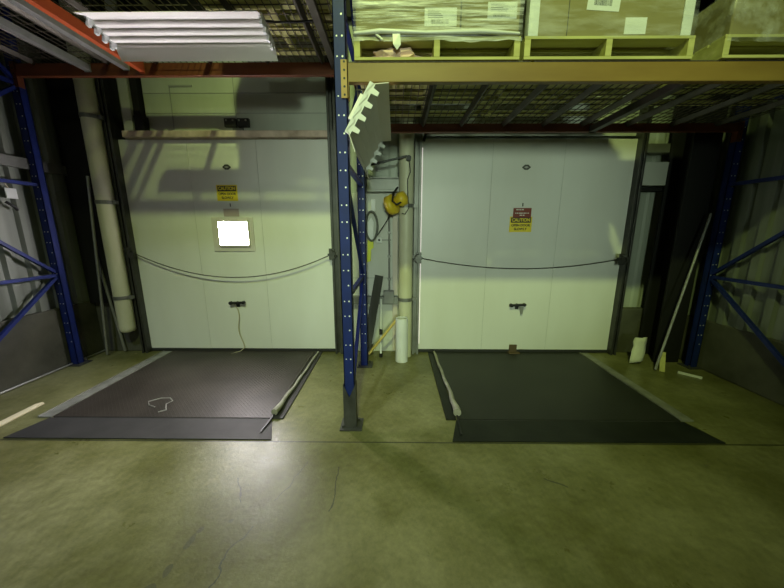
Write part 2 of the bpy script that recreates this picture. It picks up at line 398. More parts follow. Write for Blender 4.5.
# ------------------------------------------------------------------ dock doors
def door(name, x0, x1, seams, label):
    root = MB()
    xs = [x0]+seams+[x1]
    for a, b in zip(xs[:-1], xs[1:]): root.box(a+.0015, b-.0015, DY, DY+.06, .03, 2.715)
    root.box(x0+.01, x1-.01, DY+.004, DY+.055, .035, 2.71, 1)
    d = root.build(name, ['doorwhite', 'seam'], bevel=.0012)
    struct(d, label, 'dock door')
    MB().box(x0, x1, DY-.012, DY+.05, .006, .045).build('bottom_seal', 'rubber', d, bevel=.004)
    return d
d1 = door('door_1', -3.405, -.805, [-2.535, -1.69], 'white insulated dock door with a small bright window')
d2 = door('door_2', .315, 2.925, [1.185, 2.055], 'white insulated dock door with two signs')
def latch(d, x, z, cord):
    h = MB()
    h.box(x-.01, x+.035, DY-.012, DY, z-.045, z+.025)
    h.bar((x-.07, DY-.035, z+.012), (x+.10, DY-.035, z+.02), .026, .028)
    h.cyl((x+.01, DY-.04, z+.012), (x+.01, DY, z+.012), .02, 12); h.cyl((x+.10, DY-.05, z+.02), (x+.10, DY-.018, z+.02), .022, 12)
    h.cyl((x-.07, DY-.05, z+.012), (x-.07, DY-.018, z+.012), .024, 12)
    hh = h.build('handle', 'black', d, bevel=.002); hh['label'] = 'black lever latch'
    for i in range(2): pass
    if cord:
        pts = [(x-.03, DY-.03, z)]+[(x-.01+.03*math.sin(k*.8)*.7+.004*k, DY-.02, z-.06*k-.02) for k in range(1,11)]+[(x-.0, DY-.05, .02),(x-.10,DY-.12,.008),(x-.2,DY-.10,.008)]
        MB().tube(pts, .006, 6).build('pull_cord', 'cord', d)
    else:
        MB().prism([(x+.03,z-.01),(x+.095,z-.01),(x+.09,z-.10),(x+.065,z-.115),(x+.055,z-.05)], 'y', DY-.03, DY-.024).build('pull_tab', 'galv', d)
latch(d1, -2.11, .68, True); latch(d2, 1.61, .66, False)
def emblem(d, x, z):
    b = MB(); b.prism([(x-.055,z),(x-.02,z+.03),(x+.02,z+.03),(x+.055,z),(x+.02,z-.03),(x-.02,z-.03)], 'y', DY-.004, DY)
    b.prism([(x-.03,z),(x,z+.014),(x+.03,z),(x,z-.014)], 'y', DY-.006, DY-.004, 1)
    b.build('maker_badge', ['track', 'galv'], d)
emblem(d1, -2.07, 2.40); emblem(d2, 1.60, 2.395)
# window in the left door
wx0, wx1, wz0, wz1 = -2.235, -1.87, 1.455, 1.745
f = MB()
fx0, fx1, fz0, fz1 = -2.33, -1.80, 1.375, 1.80
for a in ((fx0,wx0,fz0,fz1),(wx1,fx1,fz0,fz1),(wx0,wx1,fz0,wz0),(wx0,wx1,wz1,fz1)):
    f.box(a[0],a[1],DY-.014,DY,a[2],a[3])
for a in ((wx0-.02,wx0,wz0-.02,wz1+.02),(wx1,wx1+.02,wz0-.02,wz1+.02),(wx0,wx1,wz0-.02,wz0),(wx0,wx1,wz1,wz1+.02)):
    f.box(a[0],a[1],DY-.035,DY-.014,a[2],a[3])
wf = f.build('window_frame', 'frame', d1, bevel=.003)
MB().box(wx0, wx1, DY-.008, DY-.001, wz0, wz1).build('window_pane', 'pane', wf)
g = MB(); g.box(1.40,1.55,DY-.004,DY+.02,.001,.006); g.box(1.72,2.30,DY-.006,DY+.02,.001,.006)
g.box(.327,.336,DY-.003,DY+.01,.12,2.62)
gg = g.build('daylight_gap', 'day', d2); gg['label'] = 'daylight showing at the door edge'
h = MB(); h.box(1.56,1.66,DY-.03,DY-.012,.01,.12); h.box(1.54,1.69,DY-.09,DY-.012,0.004,.022)
tag(h.build('door_stop', 'brown', bevel=.003), 'small brown block at the foot of the right dock door', 'door stop')
# bracket pair on transom
t = thing('roller_bracket', 'pair of black brackets above the ledge over the left door', 'bracket', (-1.93,4.08,2.83))
for xx in (-1.985, -1.83):
    b = MB(); b.box(xx-.07,xx+.07,4.04,4.085,2.86,2.955); b.box(xx-.05,xx-.03,4.03,4.04,2.92,2.94,1); b.box(xx+.03,xx+.05,4.03,4.04,2.92,2.94,1)
    b.build('bracket_plate', ['black', 'galv'], t, bevel=.004)
tag(MB().box(-1.97,-1.84,4.06,4.085,2.80,2.855).build('grey_block', 'greysteel', bevel=.004), 'small grey block under the black brackets above the left door', 'block')

# signs
def caution(x0, x1, z0, z1, label, m='signyel'):
    y = DY-.0042
    t = MB().box(x0, x1, DY-.004, DY-.0005, z0, z1).build('caution_sign', m, bevel=.001)
    tag(t, label, 'sign', 'caution signs on the dock doors')
    w = x1-x0; h = z1-z0; cx = (x0+x1)/2
    MB().box(x0+.015*1, x1-.015, y-.0004, y, z1-.40*h, z1-.06*h).build('header_panel', 'ink', t)
    text_mesh('header_lettering', 'CAUTION', h*.30, (cx, y-.001, z1-.23*h), m, t, sx=w*.80)
    text_mesh('lettering', 'OPEN DOOR', h*.215, (cx, y-.0005, z1-.57*h), 'ink', t, sx=w*.84)
    text_mesh('lettering', 'SLOWLY', h*.215, (cx, y-.0005, z1-.81*h), 'ink', t, sx=w*.58)
    return t
caution(-2.225, -1.965, 2.0, 2.192, 'yellow caution sign on the left door above the bright window')
caution(1.445, 1.725, 1.622, 1.812, 'yellow caution sign on the right door under a dark red sign')
t = MB().box(1.48, 1.705, DY-.007, DY-.0045, 1.80, 1.915).build('notice_sign', 'signred', bevel=.001)
tag(t, 'small dark red sign above the yellow sign on the right door', 'sign')
for r, (z, ws) in enumerate(((1.895, (.03,.02,.028)), (1.853, (.012,.014,.05,.03,.012,.012)), (1.828, (.03,.022)))):
    b = MB(); tot = sum(ws)+.008*(len(ws)-1); x = 1.592-tot/2-(.03 if r == 0 else 0)
    for wd in ws: b.box(x, x+wd, DY-.0078, DY-.007, z-.006, z+.006); x += wd+.008
    b.build('lettering', 'signwhite', t)
tag(MB().box(1.588,1.596,DY-.012,DY-.0005,1.935,1.975).build('hook', 'black'), 'tiny black hook above the dark red sign', 'hook')
t = MB().box(-2.165, -1.97, DY-.006, DY-.0005, 1.81, 1.905).build('blank_plate', 'plate', bevel=.002)
tag(t, 'small faded pink plate between window and yellow sign on the left door', 'plate')
MB().box(-2.072,-2.064,DY-.012,DY-.006,1.93,1.97).build('screw', 'black', t)

# safety cables
def cable(xa, za, xb, zb, sag, label, rag=0):
    t = thing('safety_cable', label, 'cable', ((xa+xb)/2, DY-.1, min(za,zb)-sag), 'cables across the dock doors')
    n = 28; pts = []
    for i in range(n+1):
        s = i/n; pts.append((xa+(xb-xa)*s, DY-.055-.02*math.sin(PI*s), za+(zb-za)*s-sag*(1-(2*s-1)**2)))
    MB().tube(pts, .0065, 7).build('cable', 'rope', t)
    for x, z, sg in ((xa,za,1),(xb,zb,-1)):
        b = MB(); b.box(x-.035,x+.035,DY-.09,DY-.075,z-.07,z+.07); b.box(x-.03,x+.03,DY-.075,DY-.03,z-.02,z+.02)
        b.cyl((x,DY-.11,z+.02),(x,DY-.09,z+.02),.022,10); b.bar((x-.09*sg,DY-.085,z+.01),(x+.05*sg,DY-.085,z-.01),.02,.03)
        b.tube([(x,DY-.1,z+.05),(x-.04*sg,DY-.12,z+.03),(x-.06*sg,DY-.1,z-.03),(x-.02*sg,DY-.1,z-.06)], .008, 6)
        b.build('bracket', 'track', t, bevel=.002)
cable(-3.37, 1.36, -.80, 1.345, .31, 'dark sagging cable across the left dock door with window')
cable(.30, 1.30, 2.86, 1.285, .13, 'thin dark cable across the right dock door, nearly straight')

# ------------------------------------------------------------------ dock levelers
def leveler(x0, x1, yf, lipx0, lipx1, hinge_y, tread, lip, label):
    t = thing('dock_leveler', label, 'dock leveler', ((x0+x1)/2, (yf+4)/2, 0), 'dock levelers in the floor')
    MB().box(x0, x1, hinge_y+.008, 4.02, .0, .014).build('deck_plate', tread, t)
    MB().prism([(lipx0,yf),(lipx1,yf),(x1+.02,hinge_y-.004),(x0-.02,hinge_y-.004)], 'z', .0, .010).build('lip_plate', lip, t)
    h = MB()
    h.tube([(x0+.02,hinge_y+.002,.006),(x1-.02,hinge_y+.002,.006)], .007, 6)
    h.build('hinge', 'rubber', t)
    return t
lv1 = leveler(-3.04, -1.10, 2.18, -3.14, -.98, 2.455, 'tread', 'lip', 'brown tread plate leveler in the floor before the left dock door')
lv2 = leveler(.56, 2.50, 2.175, .46, 2.60, 2.45, 'tread2', 'lip2', 'green black leveler in the floor before the right dock door')
def strip(x0, x1, ya, yb, label, m='edge'):
    mb = MB(); mb.box(x0,x1,ya,yb,0,.012); mb.box(x0,x0+.012,ya,yb,.012,.02); 
    return tag(mb.build('edge_strip', m, bevel=.002), label, 'edge strip', 'steel strips beside the levelers')
strip(-3.18, -3.06, 2.46, 4.0, 'pale steel strip on the floor along the left side of the left leveler')
strip(2.515, 2.62, 2.46, 4.0, 'pale steel strip on the floor along the right side of the right leveler')
strip(-1.085, -.985, 2.46, 4.0, 'dark steel strip on the floor along the right side of the left leveler', 'lip')
strip(.455, .545, 2.46, 4.0, 'dark steel strip on the floor along the left side of the right leveler', 'lip2')
def seal(pts, r, label, tail=None):
    n = 40; P = []
    for i in range(n+1):
        s = i/n*(len(pts)-1); k = min(int(s), len(pts)-2); fr = s-k
        p = Vector(pts[k]).lerp(Vector(pts[k+1]), fr); p.x += .005*math.sin(i*.55)*(.4+s/len(pts)); P.append(p)
    R = [r*(.55+.12*math.sin(i*.37)**2+.75*(i/n)**4) for i in range(n+1)]
    for i, p in enumerate(P): p.z = .014+R[i]
    t = thing('foam_seal', label, 'seal strip', (pts[-1][0], pts[-1][1], .02), 'loose seals along the levelers')
    MB().tube(P, R, 10).build('foam', 'foam', t)
    e = P[-1]
    if tail: MB().bar((e.x,e.y+.02,.024),(tail[0],tail[1],.018),.014,.008).build('metal_end', 'black', t)
seal([(-1.035,3.95,0),(-1.05,3.2,0),(-1.075,2.50,0)], .022, 'loose grey seal strip on the right edge of the left leveler', (-1.10,2.26))
seal([(.535,3.97,0),(.545,3.4,0),(.565,2.9,0),(.56,2.50,0)], .026, 'loose torn seal strip on the left edge of the right leveler', (.545,2.24))

# ------------------------------------------------------------------ pallet rack
def post(mb, x, y, z1, sgn):
    """open channel post, slotted face towards sgn*y"""
    w = .042; d = .075; th = .006; yf = y+sgn*.038
    a, b2 = sorted((yf, yf-sgn*th)); mb.box(x-w, x+w, a, b2, 0, z1)
    a, b2 = sorted((yf, yf-sgn*d)); mb.box(x-w, x-w+th, a, b2, 0, z1); mb.box(x+w-th, x+w, a, b2, 0, z1)
    a, b2 = sorted((yf-sgn*d, yf-sgn*(d-th))); mb.box(x-w, x-w+.022, a, b2, 0, z1); mb.box(x+w-.022, x+w, a, b2, 0, z1)
def slots(mb, x, yface, z0, z1, m):
    z = z0; k = 0
    while z < z1:
        if k % 3: mb.disc((x-.018,yface,z),.0055,'y',8,m); mb.disc((x+.018,yface,z),.0065,'y',8,m)
        else: mb.disc((x+.016,yface,z+.004),.0065,'y',8,m)
        z += .12; k += 1
def rack_frame(x, label, guard=False, yf=2.385, yr=3.60, z1=4.6, tall=None):
    t = thing('rack_frame', label, 'rack frame', (x, (yf+yr)/2, 0), 'blue pallet rack frames')
    for y, sg in ((yf,-1),(yr,-1)):
        mb = MB(); post(mb, x, y, z1, sg); slots(mb, x, y+sg*.0385, .5 if y == yf else .3, z1, 1)
        mb.build('post', ['blue', 'dot'], t)
        bp = MB(); bp.box(x-.085,x+.10,y-.085,y+.085,0,.012); bp.cyl((x-.06,y-.05,.012),(x-.06,y-.05,.035),.012,8); bp.cyl((x+.06,y+.05,.012),(x+.06,y+.05,.035),.012,8)
        bp.build('base_plate', 'guard', t)
    for z in (1.12, 2.13, 3.14, 4.15):
        MB().bar((x,yf+.03,z),(x,yr-.04,z),.036,.036).build('horizontal_brace', 'blue', t)
    for a, b in (((yr-.04,1.10),(yf+.03,.16)), ((yr-.04,1.16),(yf+.03,2.09)), ((yr-.04,3.10),(yf+.03,2.17)), ((yr-.04,3.18),(yf+.03,4.11))):
        MB().bar((x,a[0],a[1]),(x,b[0],b[1]),.034,.034).build('diagonal_brace', 'blue', t)
    if guard:
        g = MB(); y = yf-.05
        for s in (-1,1): g.add([(x,y,0.012),(x,y-.012,0.012),(x+s*.047,y,0.012),(x+s*.047,y,.40),(x,y,.29),(x,y-.012,.29)], [(1,2,3,5),(0,4,3,2),(5,3,4)])
        g.box(x-.052,x-.047,y,yf+.04,.012,.40); g.box(x+.047,x+.052,y,yf+.04,.012,.40)
        gg = g.build('post_guard', 'guard', t); gg['label'] = 'scuffed grey steel guard on the foot of the post'
    return t
XC, XLF, XRF = -.372, -3.965, 3.64
rack_frame(XLF, 'blue rack frame against the left corrugated wall')
rack_frame(XC, 'blue rack frame between the two dock doors', True)
rack_frame(XRF, 'blue rack frame in shade against the right wall')

def beam(xa, xb, y, z0, z1, m, pm, label, face=-1):
    t = thing('rack_beam', label, 'rack beam', ((xa+xb)/2, y, z0), 'horizontal beams of the pallet rack')
    b = MB(); b.prism([(y-.025,z0),(y+.025,z0),(y+.025,z1-.04),(y+.008,z1-.04),(y+.008,z1),(y-.025,z1)], 'x', xa, xb)
    b.build('beam', m, t, bevel=.004)
    for x, sg in ((xa,-1),(xb,1)):
        c = MB(); c.box(x-.006 if sg > 0 else x-.045, x+.045 if sg > 0 else x+.006, y-.034, y-.026, z0-.10, z1+.015)
        c.box(x-.004, x+.004, y-.034, y+.03, z0-.10, z1+.015)
        for k in range(5): c.disc((x+sg*.022, y-.0345, z0-.08+k*.05), .008, 'y', 8, 1)
        c.build('connector', [pm, 'black'], t)
    return t
FB, RB = 2.372, 3.585
beam(XC+.05, XRF-.05, FB, 2.625, 2.742, 'yellow', 'tanplate', 'long ochre yellow front beam carrying the wrapped pallets')
beam(XC+.05, XRF-.05, RB, 2.66, 2.742, 'orange', 'orange', 'dark red rear beam behind the pallets above the right door')
beam(XLF+.05, XC-.05, RB, 3.20, 3.318, 'orange', 'orange', 'rust orange rear beam above the left door')
beam(XLF+.05, XC-.05, FB, 3.235, 3.352, 'yellow', 'tanplate', 'front beam over the left bay at the top edge')

def wire_deck(x0, x1, z, label, nch=3, y0=FB-.01, y1=RB+.01, chm='chan', grp='wire decks on the rack beams'):
    t = thing('wire_deck', label, 'wire deck', ((x0+x1)/2,(y0+y1)/2,z), grp)
    w = MB(); r = .003
    y = y0
    while y <= y1: w.box(x0,x1,y-r,y+r,z+.006,z+.012); y += .105
    x = x0+.01
    while x <= x1: w.box(x-r,x+r,y0-.008,y1+.02,z+.0,z+.006); x += .062
    w.build('wire_mesh', 'wire', t)
    for k in range(nch):
        xc = x0+(x1-x0)*(k+.5)/nch
        c = MB(); c.prism([(xc-.03,z),(xc-.03,z-.002),(xc-.004,z-.036),(xc+.004,z-.036),(xc+.03,z-.002),(xc+.03,z)], 'y', y0+.035, y1-.035)
        c.build('support_channel', chm, t)
    return t
zR, zL = 2.742, 3.335
wire_deck(-.315, .90, zR, 'wire deck under the pallet nearest the blue centre frame')
wire_deck(.93, 2.17, zR, 'wire deck under the middle pallet of the right bay')
wire_deck(2.20, 3.58, zR, 'shaded wire deck under the rightmost pallet')
wire_deck(-1.58, -.47, zL, 'wire deck of the left bay nearest the blue centre frame, under a pallet', 2)
wire_deck(-2.72, -1.61, zL, 'wire deck above the white strip light over the left door', 2)
wire_deck(-3.90, -2.75, zL, 'wire deck of the left bay nearest the left wall', 3)
def crossbar(x, z, m, label, w=.06, h=.06):
    c = MB(); c.bar((x,FB+.03,z),(x,RB-.03,z),w,h); c.bar((x,RB-.032,z),(x,RB-.028,z),w*1.2,h*1.3)
    return tag(c.build('crossbar', m, bevel=.004), label, 'crossbar', 'crossbars between rack beams')
crossbar(-2.60, 3.275, 'redor', 'bright orange crossbar left of the white strip light', .05, .09)
crossbar(-2.76, 3.275, 'galv', 'pale steel crossbar beside the bright orange one', .06, .05)
crossbar(-3.16, 3.27, 'galv', 'steel crossbar nearest the left wall under the rack', .06, .06)
crossbar(-.62, 3.285, 'chan', 'dark steel crossbar just left of the blue centre frame', .06, .05)
crossbar(2.07, 2.685, 'chan', 'dark steel crossbar under the right bay deck', .06, .06)

# ------------------------------------------------------------------ pallets and loads
def pallet(x0, x1, y0, y1, z, label):
    t = thing('pallet', label, 'pallet', ((x0+x1)/2,(y0+y1)/2,z), 'wooden pallets on the rack')
    n = 5
    for k in range(4):
        ya = y0+(y1-y0-.10)*k/3; MB().box(x0,x1,ya,ya+.10,z,z+.018).build('bottom_board', 'wood', t, bevel=.002)
    for xx in (x0, (x0+x1)/2-.02, x1-.04):
        MB().box(xx,xx+.04,y0,y1,z+.018,z+.118).build('stringer', 'wood', t, bevel=.002)
    for k in range(7):
        ya = y0+(y1-y0-.10)*k/6; MB().box(x0,x1,ya,ya+.10,z+.118,z+.136).build('top_board', 'wood', t, bevel=.002)
    return t
def label_sheet(par, x0, x1, z0, z1, y, bars, tilt=0):
    def rot(mb): return mb.xf(Matrix.Translation((x0,y,z0)) @ Matrix.Rotation(tilt,4,'Y') @ Matrix.Translation((-x0,-y,-z0)))
    l = rot(MB().box(x0,x1,y-.002,y,z0,z1)).build('shipping_label', 'paper', par)
    if bars:
        b = MB(); x = x0+.2*(x1-x0); rnd = random.Random(3)
        while x < x0+.75*(x1-x0):
            wd = rnd.choice((.0012,.002,.003)); b.box(x,x+wd,y-.0026,y-.002,z0+.12*(z1-z0),z0+.36*(z1-z0)); x += wd+rnd.choice((.0015,.003))
        rot(b).build('barcode', 'ink', l)
        b = MB()
        for k in range(5):
            zz = z0+(.45+.1*k)*(z1-z0); b.box(x0+.1*(x1-x0), x0+(.35+.4*rnd.random())*(x1-x0), y-.0026, y-.002, zz, zz+.018*(z1-z0)*1.5)
        rot(b).build('printed_lines', 'ink', l)
    return l
def carton(x0, x1, y0, y1, z0, z1, label, seam=None):
    c = MB().box(x0,x1,y0,y1,z0,z1).build('carton', 'card', bevel=.006)
    tag(c, label, 'carton', 'cartons on the rack pallets')
    if seam:
        MB().box(x0+.005,x1-.005,y0-.0012,y0,seam,seam+.004).build('flap_seam', 'ink', c)
    return c
def wrap(x0, x1, y0, y1, z0, z1, m, label, amp=.006, hem=None, seed=0):
    n = 26; nz = 14; vs = []; fs = []
    per = [(x0+(x1-x0)*i/n, y0) for i in range(n)]+[(x1, y0+(y1-y0)*i/n) for i in range(n)]+[(x1-(x1-x0)*i/n, y1) for i in range(n)]+[(x0, y1-(y1-y0)*i/n) for i in range(n)]
    K = len(per); cx, cy = (x0+x1)/2, (y0+y1)/2
    for j in range(nz+1):
        for (px, py) in per:
            zz = z0+(z1-z0)*(j/nz)**1.4
            w = amp*(noise.noise((px*7+seed, py*7, zz*9))+.6)
            if j == 0: zz += .02*noise.noise((px*9+seed, py*9, 3.))
            d = Vector((px-cx, py-cy)).normalized(); vs.append((px+d.x*w, py+d.y*w, zz))
    for j in range(nz):
        for i in range(K): i2 = (i+1) % K; fs.append((j*K+i, j*K+i2, (j+1)*K+i2, (j+1)*K+i))
    o = MB().add(vs, fs, 0, True).build('stretch_wrap', m)
    return tag(o, label, 'stretch wrap', 'stretch wrap around pallet loads')
PZ = 2.756
# first pallet
y0, y1 = 2.345, 3.40
pallet(-.275, .825, y0, y1, PZ, 'wooden pallet nearest the blue centre frame, right bay')
c = carton(-.262, .425, y0+.01, y1-.02, PZ+.138, 3.75, 'wide wrapped carton at left on the pallet nearest the blue frame')
label_sheet(c, .19, .40, 2.955, 3.06, y0+.01, True)
c = carton(.432, .812, y0+.01, y1-.02, PZ+.138, 3.75, 'narrow wrapped carton with barcode label on the pallet nearest the blue frame')
label_sheet(c, .60, .79, 2.995, 3.09, y0+.01, True)
w = wrap(-.275, .826, y0-.004, y1, PZ+.105, 3.70, 'wrapA', 'tightly pulled clear film around cartons nearest the blue frame', .010)
b = MB(); b.tube([(-.27,y0-.012,2.905),(-.1,y0-.016,2.915),(.2,y0-.016,2.905),(.55,y0-.014,2.912),(.81,y0-.012,2.90)], [.010,.016,.012,.015,.008], 8)
b.build('bunched_edge', 'wraptail', w)
b = MB(); b.add([(-.02,y0-.02,2.90),(.03,y0-.02,2.905),(.035,y0-.03,2.83),(.01,y0-.03,2.80),(-.015,y0-.035,2.83)], [(0,1,2,3,4)]); b.build('wrap_tail', 'wraptail', w)
b = MB(); b.tube([(-.13,y0-.01,2.90),(-.10,y0-.02,2.875),(-.085,y0-.02,2.86)], .008, 6)
b.build('wrap_tail', 'wraptail', w)
bm = bmesh.new(); bmesh.ops.create_icosphere(bm, subdivisions=3, radius=1)
mb = MB()
for v in bm.verts:
    k = 1+.45*noise.noise(v.co*2.3); v.co = Vector((v.co.x*.19*k, v.co.y*.10*k, max(v.co.z,-.55)*.06*k))
mb.add([v.co+Vector((.0,2.47,PZ+.053)) for v in bm.verts], [[v.index for v in f_.verts] for f_ in bm.faces])
bm.free()
tag(mb.build('crumpled_paper', 'litpaper'), 'crumpled paper, pink window light in its colour, stuffed in the pallet nearest the blue frame', 'paper')
# second pallet
pallet(.853, 1.965, y0, y1, PZ, 'wooden pallet in the middle of the right bay, with two open slots')
c = carton(.905, 1.90, y0+.012, y1-.02, PZ+.138, 3.75, 'large carton with white corner strips on the middle pallet', 3.20)
MB().box(1.125,1.129,y0+.0105,y0+.012,PZ+.14,3.70).build('panel_seam', 'ink', c)
label_sheet(c, 1.24, 1.45, 3.045, 3.28, y0+.012, True, .06)
label_sheet(c, 1.50, 1.64, 2.905, 3.0, y0+.012, False)
for x0_, x1_, lb in ((.87,.935,'white corner strip at the left edge of the middle carton'), (1.865,1.93,'white corner strip at the right edge of the middle carton')):
    cp = MB(); cp.box(x0_,x1_,y0+.002,y0+.010,PZ+.137,3.75)
    xe = x0_ if x0_ < 1 else x1_-.008
    cp.box(xe,xe+.008,y0+.010,y0+.07,PZ+.137,3.75)
    tag(cp.build('corner_protector', 'white', bevel=.002), lb, 'corner strip', 'white carton corner strips')
wrap(.862, 1.945, y0-.008, y1, PZ+.12, 3.70, 'wrapB', 'thin clear film around the middle carton with white corner strips', .006, seed=5)
# third pallet, pushed forward
y0b = 2.335
pallet(2.15, 3.28, y0b, 3.15, PZ, 'wooden pallet at the right end of the yellow beam, under creased film')
c = carton(2.18, 3.26, y0b+.012, 3.08, PZ+.138, 3.17, 'carton under creased film on the rightmost pallet')
wrap(2.165, 3.275, y0b-.003, 3.11, PZ+.09, 3.16, 'wrapC', 'creased clear film around the rightmost carton', .014, seed=9)
# left bay load seen from below
pallet(-1.50, -.50, 2.42, 3.50, zL+.014, 'wooden pallet seen from below above the left bay')
carton(-1.48, -.52, 2.44, 3.48, zL+.152, 4.2, 'carton on the left bay pallet, seen from below through the wire deck')
tag(MB().tube([(-1.30,2.78,3.29),(-1.15,2.80,3.262),(-.95,2.82,3.25),(-.78,2.84,3.262),(-.60,2.86,3.285)], .008, 7).build('hanging_cable', 'black'), 'black cable sagging under the left bay wire deck', 'cable')

# ------------------------------------------------------------------ strip lights
def strip_light(prof_bar, up_w, lo_w, nrm, a0, a1, axis, label, prong=.05):
    """prof_bar: two 2D points; wings: 2D end points; extruded along axis from a0 to a1"""
    p, q = Vector(prof_bar[0]), Vector(prof_bar[1]); n = Vector(nrm).normalized()
    def P3(v, t): return (t, v.x, v.y) if axis == 'x' else (v.x, t, v.y)
    ctr = P3((p+q)/2, (a0+a1)/2)
    t = thing('strip_light', label, 'strip light', ctr, 'white strip lights hung under the rack')
    up, lo = Vector(up_w), Vector(lo_w)
    d = (q-p)
    # reflector: upper wing, ribbed back, lower wing
    prof = [up, p]
    for k in range(4):
        a = p+d*((k+.06)/4); b = p+d*((k+.84)/4); c = p+d*((k+.94)/4)
        prof += [a-n*.003, b-n*.024, c-n*.004]
    prof += [q, lo]
    MB().sheet([tuple(v) for v in prof], axis, a0, a1, .004).build('reflector', 'fixture', t)
    h = MB(); m1 = (p+d*.25)-n*.034; m2 = (p+d*.75)-n*.034
    h.prism([tuple(m1), tuple(m2), tuple(m2-n*.02), tuple(m1-n*.02)], axis, a0+.02, a1-.02)
    h.build('housing', 'fixture', t)
    for a, b in ((a0, a0+.022), (a1-.022, a1)):
        s = MB(); base = [p-n*.03, q-n*.03]
        poly = [p-n*.03, p+n*.010]
        for k in range(4):
            c = p+d*((k+.5)/4); u = d.normalized()
            poly += [c-u*.019+n*.010, c-u*.014+n*prong, c+u*.012+n*prong, c+u*.017+n*.010]
        poly += [q+n*.010, q-n*.03]
        s.prism([tuple(v) for v in poly], axis, a, b); s.build('socket_bar', 'white', t)
    for a in (a0+.15*(a1-a0), a0+.85*(a1-a0)):
        m = (p+q)/2-n*.05
        MB().tube([P3(m, a), (P3(m, a)[0], P3(m, a)[1], (3.32 if axis == 'x' else 2.73))], .003, 5).build('hanger_wire', 'wire', t)
    return t
strip_light(((2.70,3.225),(2.955,3.145)), (2.615,3.20), (3.005,3.065), (-.3,-.95), -2.36, -1.01, 'x', 'long white metal strip light with toothed ends, above the left dock door')
strip_light(((-.135,2.555),(-.305,2.26)), (-.042,2.562), (-.268,2.15), (.87,-.5), 2.20, 3.50, 'y', 'white metal strip light seen end on, four teeth, beside the blue centre frame', .055)

# ------------------------------------------------------------------ pipes, poles and wall clutter
def pipe(x, y, r, z0, z1, straps, label, closed_end=False):
    t = thing('pipe', label, 'pipe', (x,y,z0), 'thick cream pipes beside the doors')
    p = MB()
    if closed_end: p.tube([(x,y,z0),(x,y,z0+.02),(x,y,z0+.06),(x,y,z1)], [r*.75,r*.93,r,r], 24)
    else: p.cyl((x,y,z0),(x,y,z1),r,24)
    p.build('pipe_body', 'cream', t)
    for z in straps:
        s = MB(); s.hollow((x,y),r+.006,r,z-.022,z+.022,24); s.box(x+r,x+r+.05,y-.02,y+.02,z-.02,z+.02); s.build('strap', 'greysteel', t)
pipe(-3.53, 3.90, .092, .33, 5., (.79,1.97,2.92), 'cream pipe with straps left of the left dock door', True)
pipe(.135, 3.915, .088, 0, 5., (.775,1.93), 'cream pipe with straps between the two dock doors')
def column(x0, x1, y0, y1, z0, z1, label):
    c = MB(); c.box(x0,x1,y0,y0+.025,z0,z1); c.box(x0,x1,y1-.025,y1,z0,z1); c.box((x0+x1)/2-.01,(x0+x1)/2+.01,y0+.025,y1-.025,z0,z1)
    return tag(c.build('steel_column', 'dark', bevel=.003), label, 'column', 'dark steel columns in the corners')
column(-4.025, -3.645, 3.955, 4.11, .70, 5., 'dark steel column in the left corner above the concrete kerb')
column(3.29, 3.60, 3.72, 4.02, 0, 5., 'black steel column in the right corner')
def pole(a, b, r, m, name, label, cat, n=10):
    return tag(MB().tube([a, Vector(a).lerp(Vector(b),.5), b], r, n).build(name, m), label, cat)
pole((-3.83,3.86,.016), (-3.655,3.86,2.27), .016, 'galv', 'pole', 'tall thin pale pole leaning in the left corner', 'pole')
pole((-3.70,3.99,.018), (-3.79,3.925,1.29), .018, 'galv', 'pole', 'short pale pole leaning behind the tall pole at left', 'pole')
pole((3.107,3.47,.022), (3.56,3.64,1.83), .013, 'galv', 'pole', 'thin pale pole leaning on the black column at right', 'pole')
# tube stub
tb = MB(); tb.hollow((.09,3.74), .078, .07, 0, .57, 28)
tag(tb.build('plastic_tube', 'white'), 'short open white plastic tube standing before the cream pipe', 'tube')
pole((-.345,3.90,.02), (.02,3.77,.53), .017, 'stick', 'stick', 'yellow wooden stick leaning on the white tube', 'stick')
tag(MB().bar((-.385,3.93,.02),(-.20,3.955,1.07),.11,.03,(0,1,0)).build('board', 'plank', bevel=.003), 'dark grey board leaning behind the blue centre frame', 'board')
t = thing('handle_pole', 'thin white pole standing between the dark board and cream pipe', 'pole', (-.18,3.85,0))
MB().tube([(-.182,3.86,.02),(-.178,3.95,.765)], .014, 10).build('pole_shaft', 'white', t)
MB().tube([(-.180,3.89,.30),(-.180,3.90,.37)], .022, 10).build('clamp', 'black', t); MB().tube([(-.182,3.86,.0),(-.182,3.86,.05)], .026, 10).build('foot', 'black', t)
# reel
t = thing('cord_reel', 'yellow cord reel strapped to the cream pipe', 'reel', (.03,3.80,1.86))
c = Vector((-.02,3.80,1.945)); dr = Vector((.82,-.45,.35)).normalized()
MB().tube([c-dr*.075, c-dr*.06, c-dr*.06, c+dr*.02, c+dr*.02, c+dr*.035], [.04,.105,.115,.115,.09,.06], 24).build('drum', 'reel', t)
c2 = Vector((.075,3.80,2.0)); MB().tube([c2-dr*.06, c2-dr*.02, c2+dr*.05, c2+dr*.07], [.05,.085,.08,.03], 20).build('motor_housing', 'reel', t)
MB().tube([(.13,3.78,2.0),(.02,3.70,1.93),(-.03,3.70,1.97),(-.02,3.74,2.06),(.03,3.86,2.14)], .012, 8).build('strap', 'black', t)
MB().tube([(-.04,3.75,1.86),(-.10,3.85,1.75),(-.17,3.93,1.65),(-.22,3.97,1.58)], .006, 6).build('power_cord', 'black', t)
t = thing('swing_arm', 'black arm with a knob high on the cream pipe', 'arm', (.1,3.82,2.42))
MB().bar((-.28,3.82,2.385),(.14,3.80,2.475),.02,.022).build('arm', 'black', t)
MB().tube([(.155,3.84,2.45),(.155,3.77,2.45)], .03, 14).build('knob', 'black', t)
